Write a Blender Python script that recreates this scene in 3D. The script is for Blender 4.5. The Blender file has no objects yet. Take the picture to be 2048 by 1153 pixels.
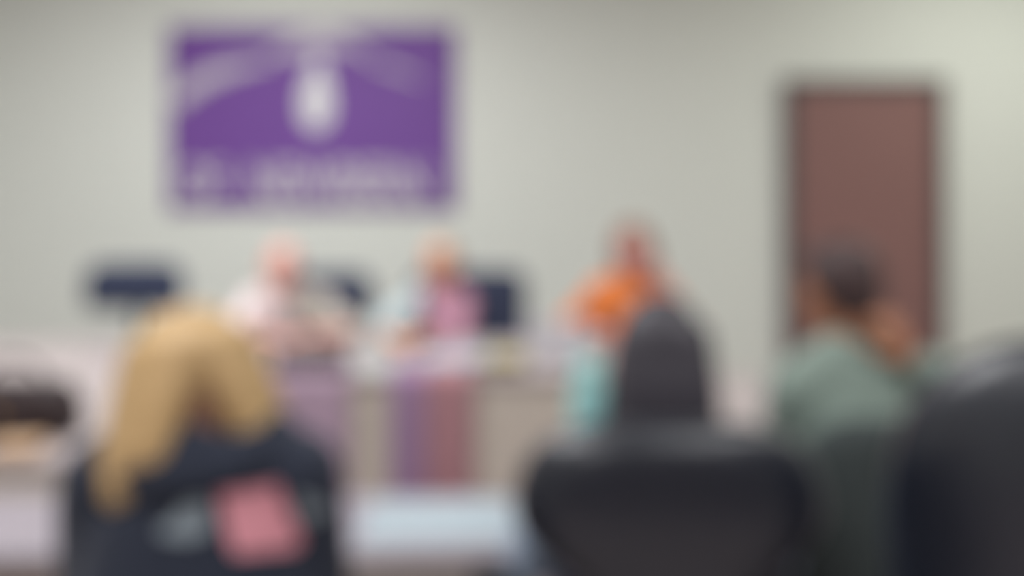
import bpy, bmesh, math, random
from mathutils import Vector as V, Matrix
from mathutils.bvhtree import BVHTree
random.seed(7)
S = bpy.context.scene
C = S.collection
R = math.radians
PI = math.pi

# ------------------------------------------------------------------ camera, world, lights, exposure
W_PX, H_PX, F_PX, EYE, HOR = 2048, 1153, 1600.0, 1.35, 399.0
cd = bpy.data.cameras.new('camera')
cam = bpy.data.objects.new('camera', cd); C.objects.link(cam)
cam.location = (0, 0, EYE); cam.rotation_euler = (PI/2, 0, 0)
cd.sensor_width = 36.0
cd.lens = 36.0*F_PX/W_PX
cd.shift_y = (HOR-H_PX/2)/W_PX
cd.clip_start = 0.02
# the photograph is badly out of focus all over: lens focused far too close
DOF = True
cd.dof.use_dof = DOF
cd.dof.focus_distance = 0.10
cd.dof.aperture_blades = 0
APERTURE_DIAM = 0.0056
cd.dof.aperture_fstop = (cd.lens/1000.0)/APERTURE_DIAM
S.camera = cam

w = bpy.data.worlds.new('world'); S.world = w; w.use_nodes = True
w.node_tree.nodes['Background'].inputs[0].default_value = (0.75, 0.8, 0.9, 1)
w.node_tree.nodes['Background'].inputs[1].default_value = 0.05
S.view_settings.view_transform = 'Standard'
S.view_settings.look = 'None'
S.view_settings.exposure = 0.09
S.view_settings.gamma = 1.0
S.view_settings.use_curve_mapping = False

CEIL = 3.20
# (x, y, power, colour) of the ceiling troffers, built further down with their lamps
TROFFERS = [(-1.35, 3.05, 64, (0.975, 0.985, 1.0)), (3.0, 3.75, 23, (0.97, 1.0, 0.92)),
            (-1.35, 0.75, 46, (0.97, 0.985, 1.0)), (1.35, 0.75, 36, (0.98, 0.99, 1.0)),
            (-1.35, -1.7, 46, (0.97, 0.985, 1.0)), (1.35, -1.7, 44, (0.97, 0.985, 1.0))]

def at(px, py, d):
    return V(((px-1024)*d/F_PX, d, EYE-(py-HOR)*d/F_PX))

# ------------------------------------------------------------------ materials
def lin(c):
    c /= 255.0
    return c/12.92 if c <= 0.04045 else ((c+0.055)/1.055)**2.4
def rgb(r, g, b): return (lin(r), lin(g), lin(b), 1)
MATS = {}
def mat(name, col, rough=0.6, vary=0.12, scale=40, bump=0.0, spec=0.4, metal=0.0, kind='noise', stretch=None, emit=0, sheen=0, coat=0):
    if name in MATS: return MATS[name]
    m = bpy.data.materials.new(name); m.use_nodes = True
    nt = m.node_tree; N = nt.nodes; L = nt.links
    b = N['Principled BSDF']
    if coat: b.inputs['Coat Weight'].default_value = coat; b.inputs['Coat Roughness'].default_value = .35
    b.inputs['Roughness'].default_value = rough
    b.inputs['Metallic'].default_value = metal
    b.inputs['Specular IOR Level'].default_value = spec
    if sheen: b.inputs['Sheen Weight'].default_value = sheen
    c = rgb(*col)
    tc = N.new('ShaderNodeTexCoord'); mp = N.new('ShaderNodeMapping')
    L.new(tc.outputs['Object'], mp.inputs['Vector'])
    if stretch: mp.inputs['Scale'].default_value = stretch
    if kind == 'wave':
        t = N.new('ShaderNodeTexWave'); t.inputs['Scale'].default_value = scale
        t.inputs['Distortion'].default_value = 6; t.inputs['Detail'].default_value = 3
    else:
        t = N.new('ShaderNodeTexNoise'); t.inputs['Scale'].default_value = scale; t.inputs['Detail'].default_value = 4
    L.new(mp.outputs['Vector'], t.inputs['Vector'])
    r = N.new('ShaderNodeValToRGB')
    r.color_ramp.elements[0].position = 0.25; r.color_ramp.elements[1].position = 0.75
    r.color_ramp.elements[0].color = tuple(x*(1-vary) for x in c[:3])+(1,)
    r.color_ramp.elements[1].color = tuple(min(1, x*(1+vary)) for x in c[:3])+(1,)
    L.new(t.outputs[0], r.inputs['Fac']); L.new(r.outputs['Color'], b.inputs['Base Color'])
    if bump:
        bp = N.new('ShaderNodeBump'); bp.inputs['Strength'].default_value = bump; bp.inputs['Distance'].default_value = 0.002
        L.new(t.outputs[0], bp.inputs['Height']); L.new(bp.outputs['Normal'], b.inputs['Normal'])
    if emit:
        b.inputs['Emission Color'].default_value = (1, 0.98, 0.93, 1); b.inputs['Emission Strength'].default_value = emit
    MATS[name] = m
    return m

def tile_mat(name, col, joint, size, rough):
    m = bpy.data.materials.new(name); m.use_nodes = True
    nt = m.node_tree; N = nt.nodes; L = nt.links; b = N['Principled BSDF']
    b.inputs['Roughness'].default_value = rough
    tc = N.new('ShaderNodeTexCoord'); br = N.new('ShaderNodeTexBrick')
    br.offset = 0; br.inputs['Scale'].default_value = 1
    br.inputs['Brick Width'].default_value = size; br.inputs['Row Height'].default_value = size
    br.inputs['Mortar Size'].default_value = 0.008
    br.inputs['Color1'].default_value = rgb(*col); br.inputs['Color2'].default_value = rgb(*[x*0.97 for x in col])
    br.inputs['Mortar'].default_value = rgb(*joint)
    L.new(tc.outputs['Object'], br.inputs['Vector']); L.new(br.outputs['Color'], b.inputs['Base Color'])
    MATS[name] = m
    return m

# ------------------------------------------------------------------ mesh helpers
class M:
    def __init__(s): s.v = []; s.f = []
    def add(s, vs, fs):
        o = len(s.v); s.v += [V(x) for x in vs]; s.f += [tuple(i+o for i in f) for f in fs]
    def box(s, c, h, rot=None):
        c = V(c); vs = []
        for x in (-1, 1):
            for y in (-1, 1):
                for z in (-1, 1):
                    p = V((x*h[0], y*h[1], z*h[2]))
                    vs.append(c+(rot @ p if rot else p))
        s.add(vs, [(0,1,3,2),(4,6,7,5),(0,4,5,1),(2,3,7,6),(0,2,6,4),(1,5,7,3)])
        return s
    def rings(s, rs):
        n = len(rs[0]); vs = [p for r in rs for p in r]; fs = []
        for k in range(len(rs)-1):
            for i in range(n):
                j = (i+1) % n
                fs.append((k*n+i, k*n+j, (k+1)*n+j, (k+1)*n+i))
        fs.append(tuple(reversed(range(n)))); fs.append(tuple((len(rs)-1)*n+i for i in range(n)))
        s.add(vs, fs); return s
    def ell(s, c, r, rot=None, nu=20, nv=12):
        c = V(c); rs = []
        for k in range(nv+1):
            a = -PI/2+PI*(0.02+0.96*k/nv)
            ring = []
            for i in range(nu):
                t = 2*PI*i/nu
                p = V((r[0]*math.cos(a)*math.cos(t), r[1]*math.cos(a)*math.sin(t), r[2]*math.sin(a)))
                ring.append(c+(rot @ p if rot else p))
            rs.append(ring)
        return s.rings(rs)
    def cone(s, p, q, r0, r1, n=14):
        p = V(p); q = V(q); d = q-p
        if d.length < 1e-6: return s
        u = d.normalized(); a = u.orthogonal().normalized(); b = u.cross(a); rs = []
        def ring(c, r): return [c+(a*math.cos(2*PI*i/n)+b*math.sin(2*PI*i/n))*r for i in range(n)]
        for k in range(1, 5):
            t = PI/2*k/5+0.05; rs.append(ring(p-u*r0*math.cos(t), r0*math.sin(t)))
        rs.append(ring(p, r0)); rs.append(ring(q, r1))
        for k in range(4, 0, -1):
            t = PI/2*k/5+0.05; rs.append(ring(q+u*r1*math.cos(t), r1*math.sin(t)))
        return s.rings(rs)
    def cyl(s, p, q, r0, r1=None, n=20):
        p = V(p); q = V(q); r1 = r0 if r1 is None else r1
        u = (q-p).normalized(); a = u.orthogonal().normalized(); b = u.cross(a)
        return s.rings([[c+(a*math.cos(2*PI*i/n)+b*math.sin(2*PI*i/n))*r for i in range(n)] for c, r in ((p, r0), (q, r1))])
    def path(s, pts, rad):
        for k in range(len(pts)-1): s.cone(pts[k], pts[k+1], rad[k], rad[k+1])
        return s
    def loft(s, secs, n=28, e=2.3):           # (centre, rx, ry) horizontal superellipse sections
        rs = []
        for c, rx, ry in secs:
            c = V(c); ring = []
            for i in range(n):
                t = 2*PI*i/n; ct, st = math.cos(t), math.sin(t)
                ring.append(c+V((rx*math.copysign(abs(ct)**(2/e), ct), ry*math.copysign(abs(st)**(2/e), st), 0)))
            rs.append(ring)
        return s.rings(rs)
    def lathe(s, c, prof, n=32):
        c = V(c)
        return s.rings([[c+V((r*math.cos(2*PI*i/n), r*math.sin(2*PI*i/n), z)) for i in range(n)] for r, z in prof])

def tag(o, label=None, cat=None, group=None, kind=None):
    if label: o['label'] = label
    if cat: o['category'] = cat
    if group: o['group'] = group
    if kind: o['kind'] = kind
    return o
def empty(name, loc=(0,0,0), rz=0):
    o = bpy.data.objects.new(name, None); C.objects.link(o)
    o.location = loc; o.rotation_euler = (0, 0, rz); o.empty_display_size = 0.1
    return o
def obj(name, m, material, parent=None, remesh=0, smooth=0, bevel=0, shade=True, sub=0, drop=None, loc=None):
    me = bpy.data.meshes.new(name)
    me.from_pydata([tuple(v) for v in m.v], [], m.f); me.update()
    o = bpy.data.objects.new(name, me); C.objects.link(o)
    bm = bmesh.new(); bm.from_mesh(me); bmesh.ops.recalc_face_normals(bm, faces=bm.faces); bm.to_mesh(me); bm.free()
    mods = False
    if remesh:
        md = o.modifiers.new('r', 'REMESH'); md.mode = 'VOXEL'; md.voxel_size = remesh; mods = True
    if smooth:
        md = o.modifiers.new('s', 'SMOOTH'); md.iterations = smooth; md.factor = 0.5; mods = True
    if bevel:
        md = o.modifiers.new('b', 'BEVEL'); md.width = bevel; md.segments = 3; md.limit_method = 'ANGLE'; md.angle_limit = R(40); mods = True
    if sub:
        md = o.modifiers.new('u', 'SUBSURF'); md.levels = sub; md.render_levels = sub; mods = True
    if mods:
        bpy.context.view_layer.update()
        dg = bpy.context.evaluated_depsgraph_get()
        nm = bpy.data.meshes.new_from_object(o.evaluated_get(dg))
        o.modifiers.clear(); o.data = nm; nm.name = name; bpy.data.meshes.remove(me); me = nm
    if drop:
        bm = bmesh.new(); bm.from_mesh(me)
        bmesh.ops.delete(bm, geom=[f for f in bm.faces if drop(f.calc_center_median())], context='FACES')
        bm.to_mesh(me); bm.free()
    for mm in (material if isinstance(material, (list, tuple)) else [material]): me.materials.append(mm)
    if shade: me.polygons.foreach_set('use_smooth', [True]*len(me.polygons))
    if parent: o.parent = parent
    if loc: o.location = loc
    return o
def struct(name, m, material, parent=None, **k):
    o = obj(name, m, material, parent, shade=k.pop('shade', False), **k)
    if not parent: o['kind'] = 'structure'
    return o

# ------------------------------------------------------------------ the room
WY = 5.13
LX, RX, FY = -3.9, 3.9, -3.6
wallm = mat('painted plaster wall', (220, 223, 216), 0.75, 0.015, 60, 0.05, 0.25)
sidem = mat('painted side wall', (216, 217, 212), 0.75, 0.015, 60, 0.05, 0.25)
struct('floor', M().box(((LX+RX)/2, (WY+FY)/2, -0.05), ((RX-LX)/2+.1, (WY-FY)/2+.1, 0.05)), mat('pinkish grey carpet', (176, 164, 164), 0.95, 0.12, 120, 0.3, 0.1))
struct('ceiling', M().box(((LX+RX)/2, (WY+FY)/2, CEIL+.05), ((RX-LX)/2+.1, (WY-FY)/2+.1, 0.05)), tile_mat('acoustic ceiling tile', (214, 214, 208), (170, 170, 166), 0.6, 0.9))
struct('wall_back', M().box(((LX+RX)/2, WY+.06, CEIL/2), ((RX-LX)/2+.1, 0.06, CEIL/2)), wallm)
struct('wall_left', M().box((LX-.06, (WY+FY)/2, CEIL/2), (0.06, (WY-FY)/2, CEIL/2)), sidem)
struct('wall_right', M().box((RX+.06, (WY+FY)/2, CEIL/2), (0.06, (WY-FY)/2, CEIL/2)), sidem)
struct('wall_front', M().box(((LX+RX)/2, FY-.06, CEIL/2), ((RX-LX)/2+.1, 0.06, CEIL/2)), mat('brown wood panelling', (98, 80, 68), .5, .12, 5, .05, .3, stretch=(8, 1, .4)))
basem = mat('grey rubber baseboard', (112, 104, 104), 0.6, 0.05, 30)
dxl, dxr = at(1568, 0, WY-.03).x, at(1888, 0, WY-.03).x
dtop = at(0, 158, WY-.03).z
bb = M().box(((LX+dxl)/2, WY-.006, .05), ((dxl-LX)/2, .006, .05)).box(((RX+dxr)/2, WY-.006, .05), ((RX-dxr)/2, .006, .05))
struct('baseboard_back', bb, basem)
# door
d1 = empty('door_1', ((dxl+dxr)/2, WY-.03, 0)); d1['kind'] = 'structure'
hw = (dxr-dxl)/2; fw = 0.06
fm = M().box((-hw+fw/2, 0, dtop/2), (fw/2, .03, dtop/2)).box((hw-fw/2, 0, dtop/2), (fw/2, .03, dtop/2)).box((0, 0, dtop-fw/2), (hw-fw, .03, fw/2))
obj('door_frame', fm, mat('dark painted door frame', (84, 76, 77), 0.5, 0.04, 20), d1, bevel=.004, shade=False)
leaf = M().box((0, .008, (dtop-fw)/2+.005), (hw-fw-.003, .018, (dtop-fw)/2-.005))
obj('door_leaf', leaf, mat('reddish brown wood door', (136, 102, 98), 0.5, 0.06, 9.0, 0.02, 0.3, stretch=(6, 1, .35)), d1, shade=False)
hd = M().cyl((-hw+fw+.07, -.01, 1.0), (-hw+fw+.07, -.06, 1.0), .012).cyl((-hw+fw+.07, -.055, 1.0), (-hw+fw+.19, -.055, 1.0), .009).cyl((-hw+fw+.07, -.008, 1.0), (-hw+fw+.07, -.018, 1.0), .03)
obj('door_handle', hd, mat('dull bronze', (92, 76, 66), 0.4, 0.05, 20, metal=.8), d1)

# ceiling lights
difm = mat('ceiling light diffuser', (240, 240, 232), 0.5, 0.01, 10, emit=2.0)
frm = mat('white steel trim', (225, 225, 220), 0.4, 0.02, 10)
for k, (x, y, p, col) in enumerate(TROFFERS):
    t = empty('ceiling_light', (x, y, CEIL-.001))
    pos = ['above the left side of the back table', 'above the door end of the room', 'above the woman in the printed navy jacket', 'above the black chair backs',
           'behind the camera over the left aisle', 'behind the camera over the right aisle'][k]
    tag(t, 'flat white ceiling light panel '+pos, 'ceiling light', 'ceiling light panels')
    fr = M()
    for sx in (-1, 1): fr.box((sx*.6, 0, -.02), (.015, .3, .02))
    for sy in (-1, 1): fr.box((0, sy*.3, -.02), (.615, .015, .02))
    obj('frame', fr, frm, t, shade=False)
    obj('diffuser', M().box((0, 0, -.012), (.585, .285, .006)), difm, t, shade=False)
    ld = bpy.data.lights.new('panel_lamp', 'AREA'); ld.shape = 'RECTANGLE'; ld.size = 1.15; ld.size_y = .55
    ld.energy = p; ld.color = col
    lo = bpy.data.objects.new('panel_lamp', ld); C.objects.link(lo); lo.parent = t; lo.location = (0, 0, -.024)

# ------------------------------------------------------------------ banner on the back wall
bl, br_, bt, bbm = at(338, 0, WY).x, at(912, 0, WY).x, at(0, 54, WY).z, at(0, 422, WY).z
bc = V(((bl+br_)/2, WY-.006, (bt+bbm)/2)); bw, bh = (br_-bl)/2, (bt-bbm)/2
ban = tag(empty('wall_banner', bc), 'purple rectangular banner with white emblem and lettering, high on the back wall', 'banner')
g = M()
nx, nz = 40, 24
def banner_y(x, z): return -.004-.0008*math.sin(x*5.0+z*2)*math.cos(z*1.7)
vs = []; fs = []
for side in (0, 1):
    for i in range(nx+1):
        for j in range(nz+1):
            x = -bw+2*bw*i/nx; z = -bh+2*bh*j/nz
            vs.append((x, banner_y(x, z)-(0.0025 if side == 0 else 0), z))
n1 = (nx+1)*(nz+1)
for i in range(nx):
    for j in range(nz):
        a = i*(nz+1)+j; q = (a, a+nz+1, a+nz+2, a+1)
        fs.append(q); fs.append(tuple(n1+t for t in reversed(q)))
edge = [i*(nz+1) for i in range(nx+1)]+[nx*(nz+1)+j for j in range(1, nz+1)]+[i*(nz+1)+nz for i in range(nx-1, -1, -1)]+[j for j in range(nz-1, 0, -1)]
for k in range(len(edge)):
    a, b = edge[k], edge[(k+1) % len(edge)]
    fs.append((a, b, n1+b, n1+a))
g.add(vs, fs)
obj('banner_cloth', g, mat('purple banner vinyl', (114, 74, 150), 0.55, 0.05, 6, 0, 0.3), ban)
whitem = mat('white print', (224, 222, 220), 0.6, 0.02, 10)
palem = mat('pale lilac print', (196, 190, 198), 0.6, 0.02, 10)
def bpx(px, py): p = at(px, py, WY); return (p.x-bc.x, p.z-bc.z)
def ribbon(pts, wid, y=-.0078, t=.001):
    P = [V((bpx(a, b)[0], 0, bpx(a, b)[1])) for a, b in pts]
    Q = []; n = 10
    for k in range(len(P)-1):
        p0 = P[max(k-1, 0)]; p1 = P[k]; p2 = P[k+1]; p3 = P[min(k+2, len(P)-1)]
        for i in range(n):
            t_ = i/n
            Q.append((0.5*((2*p1)+(p2-p0)*t_+(2*p0-5*p1+4*p2-p3)*t_**2+(3*p1-p0-3*p2+p3)*t_**3), wid[k]+(wid[k+1]-wid[k])*t_))
    Q.append((P[-1], wid[-1]))
    rs = []
    for k, (p, wd) in enumerate(Q):
        d = (Q[min(k+1, len(Q)-1)][0]-Q[max(k-1, 0)][0]).normalized(); nrm = V((-d.z, 0, d.x))
        h = wd/314.0/2
        rs.append([p+nrm*h+V((0, y-t, 0)), p-nrm*h+V((0, y-t, 0)), p-nrm*h+V((0, y, 0)), p+nrm*h+V((0, y, 0))])
    return M().rings(rs)
obj('ridge_line', ribbon([(350, 206), (392, 170), (440, 146), (500, 131), (548, 124)], [30, 34, 32, 20, 4]), palem, ban, shade=False)
obj('ridge_line', ribbon([(532, 112), (575, 98), (615, 83), (655, 76), (700, 90), (748, 120)], [4, 28, 36, 36, 22, 4]), palem, ban, shade=False)
obj('ridge_line', ribbon([(745, 126), (790, 140), (848, 162)], [4, 13, 4]), palem, ban, shade=False)
# teardrop flame
pts = []
for i in range(48):
    t = 2*PI*i/48
    x = 44*math.sin(t)*(math.sin(t/2)**1.3); y = 80*math.cos(t)
    pts.append(bpx(634+x+6*max(0, math.cos(t)), 180-y))
g = M(); g.rings([[V((a, yy, b)) for a, b in pts] for yy in (-.0092, -.0078)])
obj('flame_emblem', g, mat('white emblem print', (226, 226, 226), .6, .02, 10), ban, shade=False)
def text(name, s, px0, px1, py0, py1, parent, material):
    cu = bpy.data.curves.new(name, 'FONT'); cu.body = s; cu.size = 1; cu.extrude = .002; cu.offset = .03
    o = bpy.data.objects.new(name, cu); C.objects.link(o); bpy.context.view_layer.update()
    me = bpy.data.meshes.new_from_object(o.evaluated_get(bpy.context.evaluated_depsgraph_get()))
    bpy.data.objects.remove(o); bpy.data.curves.remove(cu)
    xs = [v.co.x for v in me.vertices]; ys = [v.co.y for v in me.vertices]
    a = bpx(px0, py1); b = bpx(px1, py0)
    for v in me.vertices:
        v.co = V((a[0]+(v.co.x-min(xs))/(max(xs)-min(xs))*(b[0]-a[0]), -.0085+v.co.z*.4, a[1]+(v.co.y-min(ys))/(max(ys)-min(ys))*(b[1]-a[1])))
    me.materials.append(material)
    o = bpy.data.objects.new(name, me); C.objects.link(o); o.parent = parent
    return o
text('lettering', 'OF', 360, 452, 328, 402, ban, palem)
text('lettering', 'NEWBERN', 500, 856, 326, 408, ban, palem)

# ------------------------------------------------------------------ tables
topm = mat('pinkish grey laminate', (170, 159, 158), 0.35, 0.04, 14, 0, 0.4)
frontm = mat('beige laminate front', (192, 181, 170), 0.5, 0.05, 12)
legm = mat('grey metal leg', (120, 116, 118), 0.4, 0.05, 20, metal=.6)
def table(name, label, cx, cy, hx, hy, z, panels, topmat=topm, inset=.06):
    t = tag(empty(name, (cx, cy, 0)), label, 'table')
    obj('tabletop', M().box((0, 0, z-.015), (hx, hy, .015)), topmat, t, bevel=.006, shade=False)
    for (px, py, ax, ay, z0) in panels:
        obj('front_panel', M().box((px, py, (z-.031+z0)/2), (ax, ay, (z-.031-z0)/2)), frontm, t, bevel=.003, shade=False)
    for sx in (-1, 1):
        for sy in (-1, 1):
            obj('leg', M().box((sx*(hx-inset), sy*(hy-.07), (z-.03)/2), (.02, .02, (z-.03)/2)), legm, t, bevel=.003, shade=False)
    return t
DX0, DX1, DY0, DY1, DZ = -2.7, 0.74, 2.74, 3.42, .75
table('conference_table', 'long pinkish grey table with beige front panel, where three people face the room', (DX0+DX1)/2, (DY0+DY1)/2, (DX1-DX0)/2, (DY1-DY0)/2, DZ,
      [(0, -.31, (DX1-DX0)/2-.02, .01, .05)])
table('conference_table', 'side table at the far left holding the dark handbag', -1.36, 2.285, .44, .445, DZ, [(0, -.42, .42, .01, .05)])
table('conference_table', 'side table between the dark long hair and the sage green shirt', 1.03, 2.36, .48, .365, DZ, [])
greytop = mat('cool grey laminate', (148, 141, 148), 0.3, 0.03, 14, 0, 0.45)
TZ = .68
table('narrow_table', 'narrow grey table in front of the blonde woman, a white sheet on it', -.70, 1.665, .94, .15, TZ, [], greytop, .26)

# things on the tables
def cloth(name, label, px0, px1, zend, col, y=DY0, over=.16):
    x0 = at(px0, 0, y).x; x1 = at(px1, 0, y).x
    m = M(); n = 26; prof = []
    for k in range(8): prof.append((over-over*k/7, DZ+.003))
    prof.append((-.006, DZ-.001)); 
    for k in range(16): prof.append((-.012, DZ-.012-(DZ-.012-zend)*k/15))
    vs = []; fs = []
    for th in (0, .003):
        for k, (yy, zz) in enumerate(prof):
            fall = max(0, (DZ-zz)/(DZ-zend))
            for i in range(n+1):
                x = x0+(x1-x0)*i/n
                wv = .008*fall*(1-math.cos(2*PI*i/n*3))
                vs.append((x, y+yy-wv-(th if zz < DZ-.005 else 0), zz+(th if zz >= DZ-.005 else 0)))
    k = len(prof)*(n+1)
    for a in range(len(prof)-1):
        for i in range(n):
            q = (a*(n+1)+i, a*(n+1)+i+1, (a+1)*(n+1)+i+1, (a+1)*(n+1)+i)
            fs.append(q); fs.append(tuple(k+t for t in reversed(q)))
    ed = [i for i in range(n+1)]+[(a+1)*(n+1)-1 for a in range(1, len(prof))]+[(len(prof)-1)*(n+1)+i for i in range(n-1, -1, -1)]+[a*(n+1) for a in range(len(prof)-2, 0, -1)]
    for q in range(len(ed)):
        a, b = ed[q], ed[(q+1) % len(ed)]; fs.append((a, b, k+b, k+a))
    m.add(vs, fs)
    o = obj(name, m, mat(label, col, .85, .06, 90, .2, .15), None)
    return tag(o, label, 'cloth', 'cloth runners hung over the front of the table')
cloth('cloth_runner', 'wide mauve cloth hung over the table front below the dark nameplate', 520, 700, .30, (172, 148, 166))
cloth('cloth_runner', 'purple cloth strip hung on the table front beside the red one', 782, 851, .30, (150, 122, 152))
cloth('cloth_runner', 'dull red cloth strip hung over the table front in the middle', 853, 946, .30, (164, 122, 128))

def sheet(name, label, px, d, z, hx, hy, rz, col, cat, thick=.0015, bevel=0):
    x = (px-1024)*d/F_PX
    o = obj(name, M().box((0, 0, thick/2), (hx, hy, thick/2)), mat(label, col, .7, .02, 30), None, shade=False, bevel=bevel)
    o.location = (x, d, z+.0006); o.rotation_euler = (0, 0, rz)
    return tag(o, label, cat)
sheet('paper_sheet', 'large white paper sheet on the narrow grey table beside the black chair', 878, 1.67, TZ, .155, .108, .03, (152, 163, 170), 'paper')
sheet('paper_sheet', 'white paper before the person in the pink shirt', 915, 2.99, DZ, .135, .13, .12, (170, 182, 194), 'paper', .004)
sheet('notepad', 'olive yellow notepad at the right end of the white paper', 1012, 2.98, DZ, .072, .11, -.1, (176, 168, 118), 'notepad', .012)
sheet('paper_sheet', 'pale grey papers on the table left of the pink shirt', 745, 2.93, DZ, .085, .14, .05, (170, 175, 172), 'paper', .004)

def nameplate(label, px, d, wpx, h):
    hx = wpx*d/F_PX/2
    m = M(); x = hx
    m.add([(-x, -.035, 0), (x, -.035, 0), (x, .035, 0), (-x, .035, 0), (-x, -.006, h), (x, -.006, h), (x, .006, h), (-x, .006, h)],
          [(3,2,1,0), (4,5,6,7), (0,1,5,4), (1,2,6,5), (2,3,7,6), (3,0,4,7)])
    o = obj('nameplate', m, mat('dark nameplate plastic', (62, 48, 54), .4, .05, 20), None, bevel=.003, shade=False)
    o.location = ((px-1024)*d/F_PX, d, DZ+.004)
    return tag(o, label, 'nameplate')
nameplate('dark nameplate on the table in front of the bald person in pale shirt', 622, 2.775, 145, .08)
np_ = nameplate('low brown block at the table edge under the yellow notepad', 995, 2.79, 110, .03)  # low brown block along the table edge, reuses the nameplate shape
np_.data.materials[0] = mat('brown block wood', (100, 84, 80), .5, .05, 20)

# white laptop in front of the orange top
lp = tag(empty('laptop', (at(1112, 0, 2.93).x, 2.93, DZ+.001)), 'white open laptop seen from behind, in front of the orange top', 'laptop')
whp = mat('white laptop shell', (214, 212, 218), .4, .02, 20)
obj('laptop_base', M().box((0, .075, .008), (.112, .078, .008)), whp, lp, bevel=.004, shade=False)
obj('laptop_lid', M().box((0, -.02, .086), (.112, .004, .076), Matrix.Rotation(R(14), 3, 'X')), whp, lp, bevel=.003, shade=False)
obj('keyboard', M().box((0, .075, .0165), (.098, .045, .001)), mat('grey keys', (70, 70, 74), .5, .1, 60), lp, shade=False)

# tall teal bottle
bt_ = tag(empty('water_bottle', (at(1178, 0, 1.66).x, 1.66, TZ)), 'tall teal water bottle standing left of the dark haired woman', 'bottle')
tealm = mat('teal powder coat', (150, 200, 198), .5, .03, 80, .05)
obj('bottle_body', M().lathe((0,0,0), [(.002,.001),(.033,.001),(.037,.006),(.038,.02),(.0385,.25),(.037,.272),(.030,.29),(.026,.298),(.002,.299)]), tealm, bt_)
obj('bottle_cap', M().lathe((0,0,0), [(.002,.2995),(.029,.2995),(.030,.304),(.030,.328),(.027,.333),(.002,.334)]), tealm, bt_)
hl = M(); hp = [V((.022*math.cos(a), 0, .332+.022*math.sin(a))) for a in [PI*i/10 for i in range(11)]]
hl.path(hp, [.005]*11)
obj('carry_loop', hl, tealm, bt_)

# dark handbag and tan wallet on the left side table
hb = tag(empty('handbag', (-1.265, 2.03, DZ)), 'dark brown leather handbag on the side table at the far left', 'handbag')
bagm = mat('dark brown leather', (44, 32, 34), .5, .15, 40, .2)
bg = M().loft([((0,0,.0),.13,.05),((0,0,.01),.165,.062),((0,0,.07),.17,.065),((0,0,.115),.155,.05),((0,0,.138),.14,.03),((0,0,.145),.13,.012)], e=3.5)
obj('bag_body', bg, bagm, hb)
obj('flap', M().loft([((0,-.052,.055),.09,.008),((0,-.056,.07),.135,.012),((0,-.045,.118),.14,.012),((0,-.02,.147),.135,.014)], e=3), bagm, hb)
hp = [V((.075*math.cos(a), 0, .135+.06*math.sin(a))) for a in [PI*i/14 for i in range(15)]]
obj('handle', M().path(hp, [.006]*15), bagm, hb)
obj('clasp', M().ell((0,-.066,.068),(.014,.004,.01)), mat('brass', (176, 140, 84), .3, .05, 20, metal=1), hb)
wl = obj('wallet', M().box((0,0,.014),(.055,.04,.013)), mat('tan leather', (186, 154, 122), .6, .08, 50, .15), None, bevel=.008)
wl.location = (-1.165, 1.885, DZ+.001); wl.rotation_euler = (0, 0, .15)
tag(wl, 'small tan leather wallet lying in front of the dark handbag', 'wallet')

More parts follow.
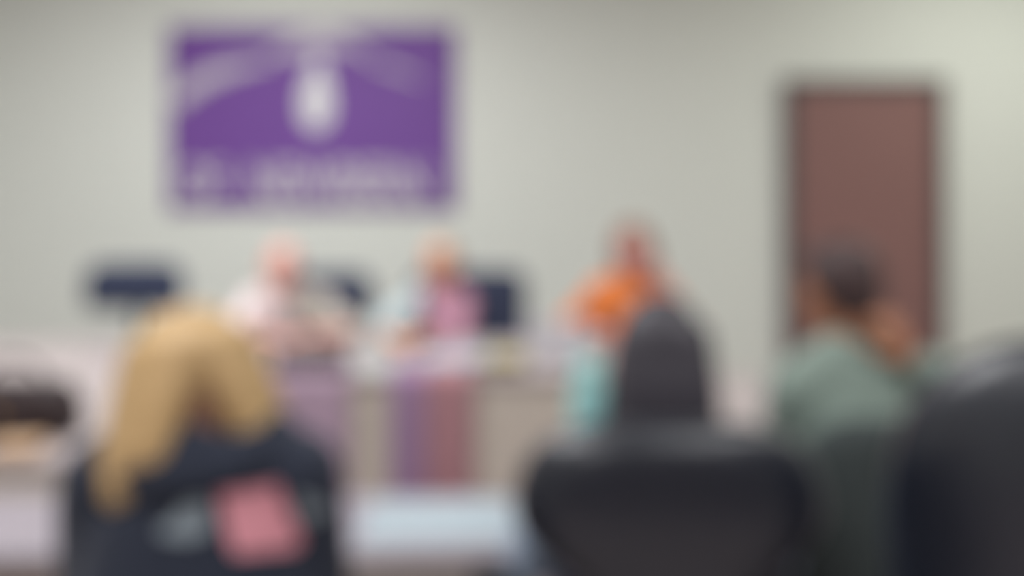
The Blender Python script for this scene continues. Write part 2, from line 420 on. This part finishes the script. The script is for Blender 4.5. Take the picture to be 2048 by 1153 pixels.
# ------------------------------------------------------------------ office chairs
blackl = mat('black leather', (18, 22, 33), .38, .12, 60, .12, .3, coat=.65)
navyf = mat('navy fabric', (52, 58, 80), .8, .1, 90, .15, .3)
plast = mat('black plastic', (34, 34, 37), .45, .05, 30)
greyf = mat('dark grey green fabric', (62, 68, 68), .85, .1, 90, .15, .2)
def chair(label, x, y, face, prof, seatz=.45, seatw=.24, m=blackl, thick=.05, curve=.03, arms=True, backy=-.24, recline=.10, spine=True, seatm=None, soft=0):
    """face: direction the sitter looks, measured clockwise from +Y; prof: (z, halfwidth) of the backrest"""
    t = tag(empty('office_chair', (x, y, 0), -face), label, 'chair', 'office chairs')
    z0 = prof[0][0]; secs = M(); rs = []; n = 36
    for (z, hw_) in prof:
        ring = []; yy = backy-recline*(z-seatz)
        dd = min(z-prof[0][0], prof[-1][0]-z); edge = min(1, .28+.72*math.sqrt(max(0, dd)/soft)) if soft else min(1, .45+6*dd/.3)
        for i in range(n):
            a = 2*PI*i/n; ct, st = math.cos(a), math.sin(a)
            px = hw_*math.copysign(abs(ct)**.55, ct); py = thick*edge*math.copysign(abs(st)**.8, st)
            ring.append(V((px, yy+py+curve*(px/max(.2, hw_))**2*1.0, z)))
        rs.append(ring)
    secs.rings(rs)
    obj('backrest', secs, m, t, sub=1)
    st_ = M().loft([((0,0,seatz-.09),seatw*.85,.20),((0,0,seatz-.075),seatw*.98,.235),((0,0,seatz-.02),seatw,.245),((0,0,seatz),seatw*.93,.225)], e=4)
    obj('seat', st_, seatm or m, t)
    if spine:
        sp = M().path([V((0,-.05,seatz-.11)), V((0,backy-.04,seatz-.10)), V((0,backy-.075,seatz+.08)), V((0,backy-recline*(z0-seatz)-.03,max(z0+.06,seatz+.2)))], [.02,.02,.02,.018])
        obj('back_bar', sp, plast, t)
    if arms:
        for s in (-1, 1):
            a = M().path([V((s*(seatw-.02),.02,seatz-.10)), V((s*(seatw+.045),.02,seatz-.06)), V((s*(seatw+.05),.0,seatz+.19))], [.014]*3)
            a.box((s*(seatw+.05),.0,seatz+.205),(.03,.13,.015))
            obj('armrest', a, plast, t, bevel=.006)
    obj('gas_column', M().cyl((0,0,.11),(0,0,seatz-.09),.026), plast, t)
    bs = M(); cs = []
    for k in range(5):
        a = 2*PI*k/5+.3; e = V((.29*math.cos(a), .29*math.sin(a), .075))
        bs.cone((0,0,.11), e, .03, .018); cs.append(e)
    b = obj('star_base', bs, plast, t)
    for e in cs:
        c = M()
        tn = V((-e.y, e.x, 0)).normalized()
        for s in (-1, 1): c.cyl(V((e.x,e.y,.028))+tn*(.012*s-.008), V((e.x,e.y,.028))+tn*(.012*s+.008), .027, n=16)
        c.cyl((e.x,e.y,.03),(e.x,e.y,.075),.007)
        obj('caster', c, plast, b)
    return t
def rounded(z0, z1, hw_, r, bottom=None, nb=6):
    """backrest outline: half widths with rounded corners (bottom: half width at the bottom edge)"""
    b = hw_ if bottom is None else bottom
    out = [(z0, b-.05), (z0+.015, b-.02), (z0+.04, b-.004)]
    for k in range(1, nb): 
        t = k/nb; out.append((z0+.04+(z1-r-z0-.04)*t, b+(hw_-b)*math.sin(t*PI/2)))
    for k in range(0, 7):
        a = PI/2*k/6; out.append((z1-r+r*math.sin(a), hw_-r*.95+r*.95*math.cos(a)))
    return out
# chairs behind the long table (sitters face the camera)
chair('empty navy chair with a low back, to the left of the bald person', at(265,0,3.95).x, 3.71, PI, rounded(.80,1.035,.245,.09), m=navyf)
chair('navy chair holding the bald person in the pale shirt', at(648,0,3.98).x, 3.74, PI, rounded(.74,.99,.245,.09), m=navyf)
chair('navy chair holding the person in the pink shirt', at(938,0,3.98).x, 3.74, PI, rounded(.52,1.0,.285,.07), m=navyf, spine=True, seatw=.25, arms=False)
chair('navy chair holding the person in the orange top', .60, 3.80, PI, rounded(.56,.88,.22,.09), m=navyf)
# chairs on the near side
def backprof_c():
    return [(.58,.10),(.60,.125),(.66,.115),(.74,.112),(.79,.125),(.825,.16),(.855,.20),(.885,.222),(.92,.225),(.955,.218),(.985,.203),(1.005,.182),(1.02,.155),(1.03,.125),(1.035,.095)]
chair('black leather chair with a broad rounded back, holding the dark haired woman', .225, 1.47, 0, backprof_c(), m=blackl, thick=.075, seatz=.43, backy=-.27, recline=.14, curve=.02, seatw=.22, soft=.13)
chair('tall black leather chair standing at the far right, nearest the camera', .92, 1.06, R(42), rounded(.58,1.195,.33,.24,bottom=.33), m=blackl, thick=.075, seatz=.45, backy=-.25, recline=.08, curve=.05, soft=.16)
chair('dark grey chair holding the man in the sage green shirt', .77, 1.76, 0, rounded(.56,.945,.235,.12), m=greyf, seatz=.44, thick=.03, backy=-.235, arms=False)
chair('low black chair holding the blonde woman in the printed jacket', -.43, 1.06, 0, rounded(.55,.80,.20,.10), m=blackl, seatz=.42, thick=.03, backy=-.235, arms=False, seatw=.22)

# ------------------------------------------------------------------ people
def ik(a, c, l1, l2, pole):
    d = c-a; L = min(d.length, (l1+l2)*.995); u = d.normalized()
    c = a+u*L
    x = (l1*l1-l2*l2+L*L)/(2*L); h = math.sqrt(max(0, l1*l1-x*x))
    p = V(pole); p = p-u*p.dot(u); p = p.normalized() if p.length > 1e-5 else u.orthogonal().normalized()
    return a+u*x+p*h, c
def hand(m, w_, d, n, s, curl=.35, side=1):
    """w_: wrist, d: pointing direction, n: back-of-hand normal, side: +1 thumb along d x n"""
    d = V(d).normalized(); n = V(n); n = (n-d*n.dot(d)).normalized(); t = d.cross(n)*side   # t points to the thumb side
    rot = Matrix((t, d, n)).transposed()
    m.ell(w_+d*.048*s, (.041*s, .055*s, .016*s), rot)
    m.cone(w_, w_+d*.04*s, .024*s, .026*s)
    for k, (off, l) in enumerate(((.030, .078), (.010, .088), (-.010, .081), (-.029, .063))):
        p = w_+d*.088*s+t*off*s; dd = d; rr = .0088*s
        m.cone(w_+d*.055*s+t*off*.8*s, p, .011*s, .0098*s, n=10)
        for j, fr in enumerate((.45, .32, .23)):
            ax = curl*(.7+.5*j+.06*k); dd = (dd*math.cos(ax)-n*math.sin(ax)).normalized()
            nn = n; n2 = (nn-dd*nn.dot(dd)).normalized() if abs(nn.dot(dd)) < .99 else n
            q = p+dd*l*fr*s+t*off*.06*s
            m.cone(p, q, rr, rr*.9, n=10); p = q; rr *= .9
    b = w_+d*.022*s+t*.024*s
    e1 = b+(d*.55+t*.75-n*.25).normalized()*.042*s; e2 = e1+(d*.85+t*.35-n*.3).normalized()*.032*s; e3 = e2+(d*.95-n*.3).normalized()*.024*s
    m.cone(b, e1, .016*s, .0115*s, n=10); m.cone(e1, e2, .011*s, .0098*s, n=10); m.cone(e2, e3, .0098*s, .008*s, n=10)

def person(label, loc, yaw, s, skin, hairf, tops, lean=(0, .05), head=(0, 0, 0), hands=None, headoff=(0, 0, 0), trousers=(60, 62, 72), female=False, lips=(150, 95, 90), knees=.43, shoulder=.165, neckr=.052, legs=True, shz=0, brow=(96, 76, 62)):
    """yaw: facing, clockwise from +Y. local frame: y forward, x to the person's right, z up"""
    root = empty('person', loc, -yaw); tag(root, label, 'person')
    inv = (Matrix.Translation(V(loc)) @ Matrix.Rotation(-yaw, 4, 'Z')).inverted()
    inv3 = inv.to_3x3()
    lx, ly = lean
    def sp(z, k): return V((lx*k, ly*k, z))*1.0          # spine point
    pel = V((0, 0, .53))*s; waist = V((lx*.3, ly*.3, .68))*s; chest = V((lx*.65, ly*.65, .85))*s
    sh = V((lx, ly, .985+shz))*s; nb = V((lx*1.05, ly*1.1, 1.045))*s
    hc = (V((lx*1.15, ly*1.3+.03, 1.19))+V(headoff))*s
    rot = Matrix.Rotation(-head[0], 3, 'Z') @ Matrix.Rotation(head[1], 3, 'X') @ Matrix.Rotation(head[2], 3, 'Y')
    H = lambda x, y, z: hc+rot @ (V((x, y, z))*s)
    er = lambda *r: tuple(v*s for v in r)
    B = M()
    hipw = .165 if female else .16; ww = .125 if female else .145
    def torso(m, g, top=True, neck=0):
        secs = [(pel+V((0,0,-.075))*s, (hipw-.02+g)*s, (.105+g)*s), (pel, (hipw+g)*s, (.12+g)*s), (waist, (ww+g)*s, (.10+g)*s), (chest, (.155+g)*s, (.112+g)*s),
                (sh+V((0,0,-.035))*s, (shoulder-.005+g)*s, (.095+g)*s), (sh+V((0,0,.02))*s, (shoulder-.04+g)*s, (.075+g)*s), (nb, (.075+g)*s, (.06+g)*s)]
        m.loft(secs, n=32)
        if female:
            for q in (-1, 1): m.ell(chest+V((q*.07, .085, -.02))*s, ((.062+g)*s, (.055+g)*s, (.06+g)*s))
        for q in (-1, 1): m.cone(nb+V((q*.04, -.005, -.01))*s, sh+V((q*(shoulder-.005), 0, .0))*s, (.045+g)*s, (.05+g)*s)
    torso(B, 0)
    B.cone(nb-V((0,0,.03))*s, H(0, -.012, -.06), neckr*1.08*s, neckr*s)
    # head
    B.ell(H(0, -.012, .03), er(.074, .094, .088), rot); B.ell(H(0, .02, -.03), er(.064, .074, .088), rot)
    B.ell(H(0, .045, -.083), er(.04, .038, .03), rot); [B.ell(H(q*.028, .078, .026), er(.026, .013, .007), rot) for q in (-1, 1)]
    B.cone(H(0, .09, .012), H(0, .112, -.026), .008*s, .013*s, n=10)
    for q in (-1, 1):
        B.ell(H(q*.073, -.008, -.008), er(.011, .021, .031), rot); B.ell(H(q*.016, .1, -.03), er(.009, .01, .008), rot, 10, 8)
        B.ell(H(q*.03, .081, .006), er(.014, .0125, .009), rot, 12, 8); B.ell(H(q*.042, .06, -.03), er(.022, .022, .02), rot)
    B.ell(H(0, .09, -.058), er(.024, .011, .0065), rot, 12, 8); B.ell(H(0, .088, -.069), er(.021, .011, .006), rot, 12, 8)
    # arms
    arm = {}
    for q, nm in ((1, 'R'), (-1, 'L')):
        a = sh+V((q*shoulder, 0, -.015))*s
        hd_ = (hands or {}).get(nm)
        if hd_:
            wr = inv @ V(hd_[0]); fd = inv3 @ V(hd_[1]); fn = inv3 @ V(hd_[2]); pole = inv3 @ V(hd_[3]); curl = hd_[4] if len(hd_) > 4 else .3
        else:
            wr = V((q*.10, .33, .66))*s; fd = V((-q*.3, .9, -.25)); fn = V((q*.2, .2, 1)); pole = V((q*.9, -.5, -.6)); curl = .3
        e, wr = ik(a, wr, .285*s, .25*s, pole)
        arm[nm] = (a, e, wr)
        B.cone(a, e, .047*s, .037*s); B.cone(e, e+(wr-e)*.35, .037*s, .036*s); B.cone(e+(wr-e)*.35, wr, .036*s, .025*s)
        fdn = V(fd).normalized(); fnn = V(fn); fnn = (fnn-fdn*fnn.dot(fdn)).normalized()
        # thumb side: for the right hand (palm down) the thumb lies on the person's left: n x d
        hand(B, wr, fd, fn, s, curl, side=-1 if q > 0 else 1)
    leg = []
    if legs:
        for q in (-1, 1):
            h_ = V((q*.085, .0, .52))*s; k_ = V((q*.125, knees, .505))*s; an = V((q*.125, knees-.01, .10))*s
            leg.append((h_, k_, an, q))
            B.cone(h_, k_, .075*s, .054*s); B.cone(k_, k_+(an-k_)*.35, .052*s, .05*s); B.cone(k_+(an-k_)*.35, an, .05*s, .033*s)
            B.cone(an+V((0, -.02, -.045))*s, an+V((q*.01, .14, -.06))*s, .034*s, .026*s)
    body = obj('body', B, [skin, mat('eye white', (225, 222, 216), .25, .02, 10), mat('eye iris', (58, 44, 36), .2, .05, 10), mat('lips %d' % lips[0], lips, .5, .05, 30), mat('eyebrow %d %d %d' % brow, brow, .7, .15, 60)], root, remesh=.0055, smooth=3)
    eyes = [H(q*.03, .090, .006) for q in (-1, 1)]; lp_ = H(0, .097, -.063)
    ir = rot.inverted()
    for f in body.data.polygons:
        c = f.center
        if (c-hc).length > .18*s: continue
        for e in eyes:
            l = ir @ (c-e)
            if l.y > -.012*s and (l.x/(.0125*s))**2+(l.z/(.0048*s))**2 < 1:
                f.material_index = 2 if (l.x**2+l.z**2) < (.0058*s)**2 else 1
        for q in (-1, 1):
            l = ir @ (c-H(q*.030, .090, .026))
            if l.y > -.014*s and (l.x/(.019*s))**2+((l.z+abs(l.x)*.15)/(.0048*s))**2 < 1: f.material_index = 4
        l = ir @ (c-lp_)
        if l.y > -.012*s and (l.x/(.024*s))**2+(l.z/(.012*s))**2 < 1: f.material_index = 3
    # clothing
    info = dict(root=root, s=s, H=H, rot=rot, er=er, arm=arm, torso=torso, sh=sh, nb=nb, chest=chest, pel=pel, waist=waist, leg=leg, shoulder=shoulder, hc=hc)
    if legs:
        T = M(); torso_low = [(pel+V((0,-.005,-.085))*s, (hipw)*s, .115*s), (pel, (hipw+.012)*s, .132*s), (pel+V((0,0,.06))*s, (hipw+.004)*s, .125*s)]
        T.loft(torso_low, n=32)
        for h_, k_, an, q in leg:
            T.cone(h_, k_, .088*s, .068*s); T.cone(k_, an+V((0,0,.02))*s, .066*s, .05*s)
        obj('trousers', T, mat('trouser cloth %d %d %d' % trousers, trousers, .85, .08, 80, .15), root, remesh=.009, smooth=3)
        for h_, k_, an, q in leg:
            Sh = M(); Sh.cone(an+V((0,-.025,-.05))*s, an+V((q*.012,.15,-.062))*s, .042*s, .034*s); Sh.cone(an+V((0,-.005,0))*s, an+V((0,0,-.05))*s, .042*s, .044*s)
            Sh.v = [V((v.x, v.y, max(v.z, .002))) for v in Sh.v]
            obj('shoe', Sh, mat('dark shoe', (46, 42, 42), .5, .08, 30), root, remesh=.007, smooth=2)
    for f in tops: f(info)
    if hairf: hairf(info)
    return root

def shirt(name, material, g=.013, sleeve=1.0, collar=True, low=True, label=None, extra=None, drop=None, sides=('R', 'L'), cuffr=None):
    def f(i):
        s = i['s']; T = M(); i['torso'](T, g)
        for nm in sides:
            a, e, wr = i['arm'][nm]
            T.cone(a, e, (.047+g)*s, (.037+g*1.1)*s)
            if sleeve > .5:
                end = e+(wr-e)*min(.95, (sleeve-.5)*2)
                T.cone(e, end, (.037+g*1.1)*s, (.027+g*.9)*s)
        if collar:
            nb = i['nb']; n = 20
            for k in range(n):
                a0 = 2*PI*k/n; a1 = 2*PI*(k+1)/n
                P = lambda a: nb+V((.062*math.cos(a), .058*math.sin(a)+.004, .006+(-.012*math.sin(a))))*s
                T.cone(P(a0), P(a1), .013*s, .013*s, n=8)
        if extra: extra(T, i)
        zc = i['nb'].z; dd = drop(i) if drop else None
        o = obj(name, T, material, i['root'], remesh=.008, smooth=4, drop=dd)
        i[name] = o
        if label: o['label'] = label
    return f

def hair(kind, material, **k):
    def f(i):
        s, H, rot, er = i['s'], i['H'], i['rot'], i['er']; T = M()
        if kind == 'short':
            T.ell(H(0, -.022, .042), er(.080, .094, .086), rot)
            T.ell(H(0, -.058, -.01), er(.068, .052, .062), rot)
            for q in (-1, 1): T.ell(H(q*.068, -.02, .015), er(.013, .038, .036), rot)
            T.ell(H(0, .03, .085), er(.056, .05, .034), rot)
        elif kind == 'fringe':      # balding: hair only round the back and sides
            T.ell(H(0, -.055, -.005), er(.077, .055, .05), rot)
            for q in (-1, 1): T.ell(H(q*.068, -.03, .005), er(.013, .045, .032), rot)
        elif kind == 'thin':
            T.ell(H(0, -.025, .04), er(.078, .09, .084), rot)
            T.ell(H(0, -.055, -.005), er(.072, .052, .055), rot)
        elif kind == 'long':        # straight, over the back
            T.ell(H(0, -.02, .04), er(.084, .098, .088), rot)
            for x in (-.05, -.025, 0, .025, .05):
                T.path([H(x*1.1, -.075, .04), H(x*1.35, -.095, -.06), H(x*1.5, -.10, -.16), H(x*1.5, -.095, -.25), H(x*1.3, -.09, -.31)], [.04*s, .036*s, .032*s, .028*s, .012*s])
            for q in (-1, 1):
                T.path([H(q*.06, -.01, .05), H(q*.083, -.02, -.03), H(q*.092, -.03, -.12), H(q*.095, -.04, -.22), H(q*.08, -.05, -.29)], [.03*s, .027*s, .026*s, .024*s, .01*s])
        elif kind == 'shoulder':
            T.ell(H(0, -.022, .042), er(.084, .096, .088), rot)
            T.ell(H(0, -.07, -.06), er(.075, .05, .09), rot)
            for q in (-1, 1):
                T.path([H(q*.05, .02, .09), H(q*.08, .01, .02), H(q*.085, -.005, -.06), H(q*.082, -.01, -.13)], [.025*s, .022*s, .024*s, .012*s])
        elif kind == 'parted':      # blonde, falling to both sides of the nape
            T.ell(H(0, -.022, .036), er(.084, .104, .088), rot)
            rr = random.Random(5)
            for q in (-1, 1):
                for o in range(8):
                    a = .16+.155*o            # angle round the back of the head, from the parting to the ear
                    cx, cy = math.sin(a)*q, -math.cos(a)
                    a2 = .40+.125*o; dx, dy = math.sin(a2)*q, -math.cos(a2)
                    a3 = .56+.105*o; ex, ey = math.sin(a3)*q, -math.cos(a3)
                    k = (.60 if q < 0 else .68)*(.72 if q < 0 and o > 5 else 1)*(1+.10*rr.uniform(-1, 1)); b = .010*rr.uniform(-1, 1)
                    T.path([H(.03*cx, -.03+.02*cy, .105), H(.075*cx, -.022+.088*cy, .06), H(.094*dx, -.018+.098*dy, .0), H(.106*ex+q*.006, -.015+.100*ey, -.07), H(.110*ex+q*.008+b, -.012+.094*ey, -.15*k-.02), H(.100*ex+b, -.01+.086*ey, -.225*k-.01)],
                           [.024*s, .027*s, .026*s, .025*s, .020*s, .007*s])
            T.path([H(0, -.075, .10), H(.0, -.106, .05), H(.0, -.108, .015)], [.03*s, .03*s, .012*s])
        o = obj('hair', T, material, i['root'], remesh=.0065, smooth=3)
        i['hair'] = o
    return f

sk_pink = mat('fair pink skin', (214, 158, 146), .55, .05, 60, .03, .4)
sk_tan = mat('warm tan skin', (204, 146, 118), .55, .05, 60, .03, .4)
sk_rose = mat('rosy skin', (206, 148, 140), .55, .05, 60, .03, .4)
sk_brown = mat('brown skin', (150, 100, 74), .55, .05, 60, .03, .4)
sk_light = mat('light skin', (208, 164, 140), .55, .05, 60, .03, .4)
def hairm(n, c, v=.2, rough=.5): return mat(n, c, rough, v, 14, .4, .35, stretch=(14, 14, 1))
def fabric(n, c): return mat(n, c, .9, .06, 70, .2, .15, sheen=.1)

# --- behind the table, facing the room
def vest_drop(i):
    cx = i['chest'].x; s_ = i['s']
    return lambda c: (c.y > .03*s_ and -.035*s_ < c.x-cx*min(1, max(0, (c.z-.5)/.4))) or c.x > .06*s_
p1 = at(560, 0, 3.62)
person('bald person in a pale pink shirt, grey sweater over one side, forearms on the table', (at(608,0,3.74).x, 3.72, 0), R(180-6), .90, sk_pink,
       hair('fringe', hairm('grey hair', (178, 166, 156))),
       [shirt('shirt', fabric('pale pink shirt cloth', (224, 208, 208)), sleeve=.42),
        shirt('sweater', fabric('warm grey knit', (166, 160, 152)), g=.022, sleeve=.42, collar=False, sides=('L',), drop=vest_drop)],
       lean=(.055, .17), head=(R(-8), R(-10), R(-10)), headoff=(0, 0, -.025),
       hands={'R': ((at(505,0,3.2).x, 3.24, .80), (.8, -.25, 0), (0, 0, 1), (-1, .3, -.5)),
              'L': ((at(640,0,3.2).x, 3.22, .805), (-.9, -.25, 0), (0, 0, 1), (1, .3, -.5))}, trousers=(70, 70, 80))

def jacket_drop(i):
    a, e, wr = i['arm']['R']; s_ = i['s']
    def near(c, p, q):
        t = max(0, min(1, (c-p).dot(q-p)/(q-p).length_squared)); return (c-(p+(q-p)*t)).length
    return lambda c: c.x < (.04 if c.y > 0 else .0)*s_+i['chest'].x*.5 and near(c, a, e) > .082*s_ and near(c, e, wr) > .08*s_
person('person in a pink shirt with a light grey blue jacket over one shoulder', (at(886,0,3.70).x, 3.69, 0), R(180+38), .905, sk_tan,
       hair('thin', hairm('sandy grey hair', (176, 156, 138))),
       [shirt('shirt', fabric('mauve pink shirt cloth', (186, 138, 158)), g=.008, sleeve=.95),
        shirt('jacket', fabric('light grey blue jacket cloth', (176, 192, 196)), g=.028, sleeve=.93, collar=False, sides=('R',),
              drop=jacket_drop)],
       lean=(-.06, .06), head=(R(-18), R(-8), R(3)), headoff=(-.02, 0, -.02), shoulder=.14,
       hands={'R': ((at(768,0,3.22).x, 3.24, .80), (.6, -.8, 0), (0, 0, 1), (-1, .1, -.25)),
              'L': ((at(850,0,3.2).x, 3.22, .80), (-.6, -.8, 0), (0, 0, 1), (.25, .3, -1))}, trousers=(60, 62, 74))

person('auburn haired person in an orange top, cheek resting on one hand', (at(1250,0,3.74).x, 3.72, 0), R(180+4), .945, sk_rose,
       hair('shoulder', hairm('auburn brown hair', (134, 96, 80))),
       [shirt('top', fabric('orange top cloth', (222, 128, 70)), sleeve=.46)],
       lean=(-.02, .13), head=(R(4), R(-8), R(8)), female=True, neckr=.047, shoulder=.155,
       hands={'L': ((at(1334,0,3.45).x, 3.45, .955), (-.42, .12, 1), (.8, -.5, .1), (.7, -.6, -1), .5),
              'R': ((at(1195,0,3.2).x, 3.25, .80), (.75, -.5, 0), (0, 0, 1), (-1, .3, -.5))}, trousers=(66, 60, 66))

# --- near side, seen from behind
def hood(T, i):
    s = i['s']; nb = i['nb']
    for k in range(14):
        a0 = PI+PI*k/14; a1 = PI+PI*(k+1)/14
        P = lambda a: nb+V((.095*math.cos(a), .075*math.sin(a)-.005, .025-.03*abs(math.sin(a))))*s
        T.cone(P(a0), P(a1), .044*s, .044*s, n=10)
    T.ell(nb+V((.01,-.07,.02))*s, (.045*s,.04*s,.05*s))
    T.cone(nb+V((-.03,-.065,-.02))*s, nb+V((.03,-.065,-.02))*s, .045*s, .045*s)
I_blonde = {}
def keep(i): I_blonde.update(i)
bl_root = person('blonde woman seen from behind in a navy jacket with a pink back print', (-.408, 1.06, 0), R(-3), .95, sk_light,
       hair('parted', hairm('blonde hair', (172, 142, 100), .16)),
       [shirt('jacket', fabric('navy jacket cloth', (38, 42, 54)), g=.022, sleeve=.93, collar=False, extra=hood), keep],
       lean=(-.02, .06), head=(R(-24), R(-16), R(-4)), headoff=(-.030, .0, -.068), female=True, shoulder=.136, shz=.025, trousers=(52, 56, 72),
       hands={'L': ((-.53, 1.36, .60), (.4, .9, -.2), (0, .1, 1), (-.3, -.5, -1)), 'R': ((-.35, 1.36, .60), (-.4, .9, -.2), (0, .1, 1), (.3, -.5, -1))})
# brown hair at the nape, under the blonde
H_ = I_blonde['H']; s_ = I_blonde['s']
nm_ = M().path([H_(.0, -.088, .0), H_(.0, -.094, -.06), H_(.0, -.085, -.10)], [.03*s_, .034*s_, .03*s_])
o = obj('nape_hair', nm_, hairm('brown nape hair', (96, 62, 42)), bl_root, remesh=.006, smooth=3); o['label'] = 'dark brown hair at the nape'
# prints on the back of the jacket
jk = I_blonde['jacket']
bv = BVHTree.FromPolygons([v.co for v in jk.data.vertices], [tuple(p.vertices) for p in jk.data.polygons])
inv_b = (Matrix.Translation(V((-.408, 1.06, 0))) @ Matrix.Rotation(R(3), 4, 'Z')).inverted()
def decal(name, pts_px, material, label=None, n=90, off=.003):
    xs = [p[0] for p in pts_px]; ys = [p[1] for p in pts_px]
    def inside(x, y):
        c = False; j = len(pts_px)-1
        for k in range(len(pts_px)):
            a, b = pts_px[k], pts_px[j]
            if (a[1] > y) != (b[1] > y) and x < (b[0]-a[0])*(y-a[1])/(b[1]-a[1])+a[0]: c = not c
            j = k
        return c
    o3 = inv_b @ V((0, 0, EYE)); st = (max(xs)-min(xs))/n; grid = {}; vs = []; fs = []
    nyy = int((max(ys)-min(ys))/st)+1
    def vert(i, j):
        if (i, j) not in grid:
            p = inv_b @ at(min(xs)+i*st, min(ys)+j*st, 1.0); d = (p-o3).normalized()
            hit, nor, idx, dist = bv.ray_cast(o3, d)
            if hit is None: grid[(i, j)] = None
            else:
                if nor.dot(d) > 0: nor = -nor
                vs.append(hit+nor*off); grid[(i, j)] = len(vs)-1
        return grid[(i, j)]
    for i in range(n):
        for j in range(nyy):
            if inside(min(xs)+(i+.5)*st, min(ys)+(j+.5)*st):
                q = [vert(i, j), vert(i, j+1), vert(i+1, j+1), vert(i+1, j)]
                if None not in q: fs.append(tuple(q))
    m = M(); m.add(vs, fs)
    d = obj(name, m, material, jk)
    if label: d['label'] = label
    return d
pinkp = mat('pink print', (184, 122, 132), .8, .12, 40)
greyp = mat('pale grey print', (112, 120, 127), .8, .1, 40)
decal('back_print', [(436, 984), (556, 968), (574, 1010), (602, 1082), (588, 1100), (470, 1112), (458, 1090)], pinkp, 'pink square print')
decal('back_print', [(326, 1076), (318, 1060), (352, 1034), (362, 1012), (384, 998), (408, 996), (420, 1014), (418, 1066), (380, 1082)], greyp, 'pale grey print left of the pink one')
decal('back_print', [(592, 988), (618, 994), (652, 1014), (648, 1030), (614, 1044), (598, 1036)], greyp, 'pale grey print right of the pink one')

person('woman with long straight dark hair, seen from behind in the broad black chair', (.245, 1.47, 0), R(2), .90, sk_light,
       hair('long', hairm('near black hair', (54, 51, 58), .15, .45)),
       [shirt('top', fabric('slate blue cloth', (140, 154, 172)), g=.015, sleeve=.93)],
       lean=(.03, .0), head=(R(2), R(-4), R(0)), headoff=(0, 0, -.012), female=True, neckr=.046, shoulder=.148, shz=-.055, trousers=(70, 78, 98),
       hands={'L': ((.14, 1.74, .59), (.35, .9, -.2), (0, .1, 1), (-.95, -.6, -.32)), 'R': ((.40, 1.74, .59), (-.35, .9, -.2), (0, .1, 1), (1, -.3, -.4))})

person('man with short dark hair in a sage green shirt, one hand raised behind his ear', (.815, 1.79, 0), R(-12), .955, sk_brown,
       hair('short', hairm('dark brown hair', (62, 46, 46), .15)),
       [shirt('shirt', fabric('sage green cloth', (118, 131, 123)), g=.02, sleeve=.9, collar=False)],
       lean=(-.03, .05), head=(R(-10), R(-3), R(-2)), shoulder=.15, shz=-.02, trousers=(64, 66, 66),
       hands={'R': ((at(1812,0,1.78).x, 1.78, at(0,722,1.78).z), (-.5, -.02, 1), (.6, -.8, 0), (1, .1, -1), .75),
              'L': ((.70, 2.14, .585), (.2, .9, -.2), (0, .1, 1), (-.2, -.5, -1))})
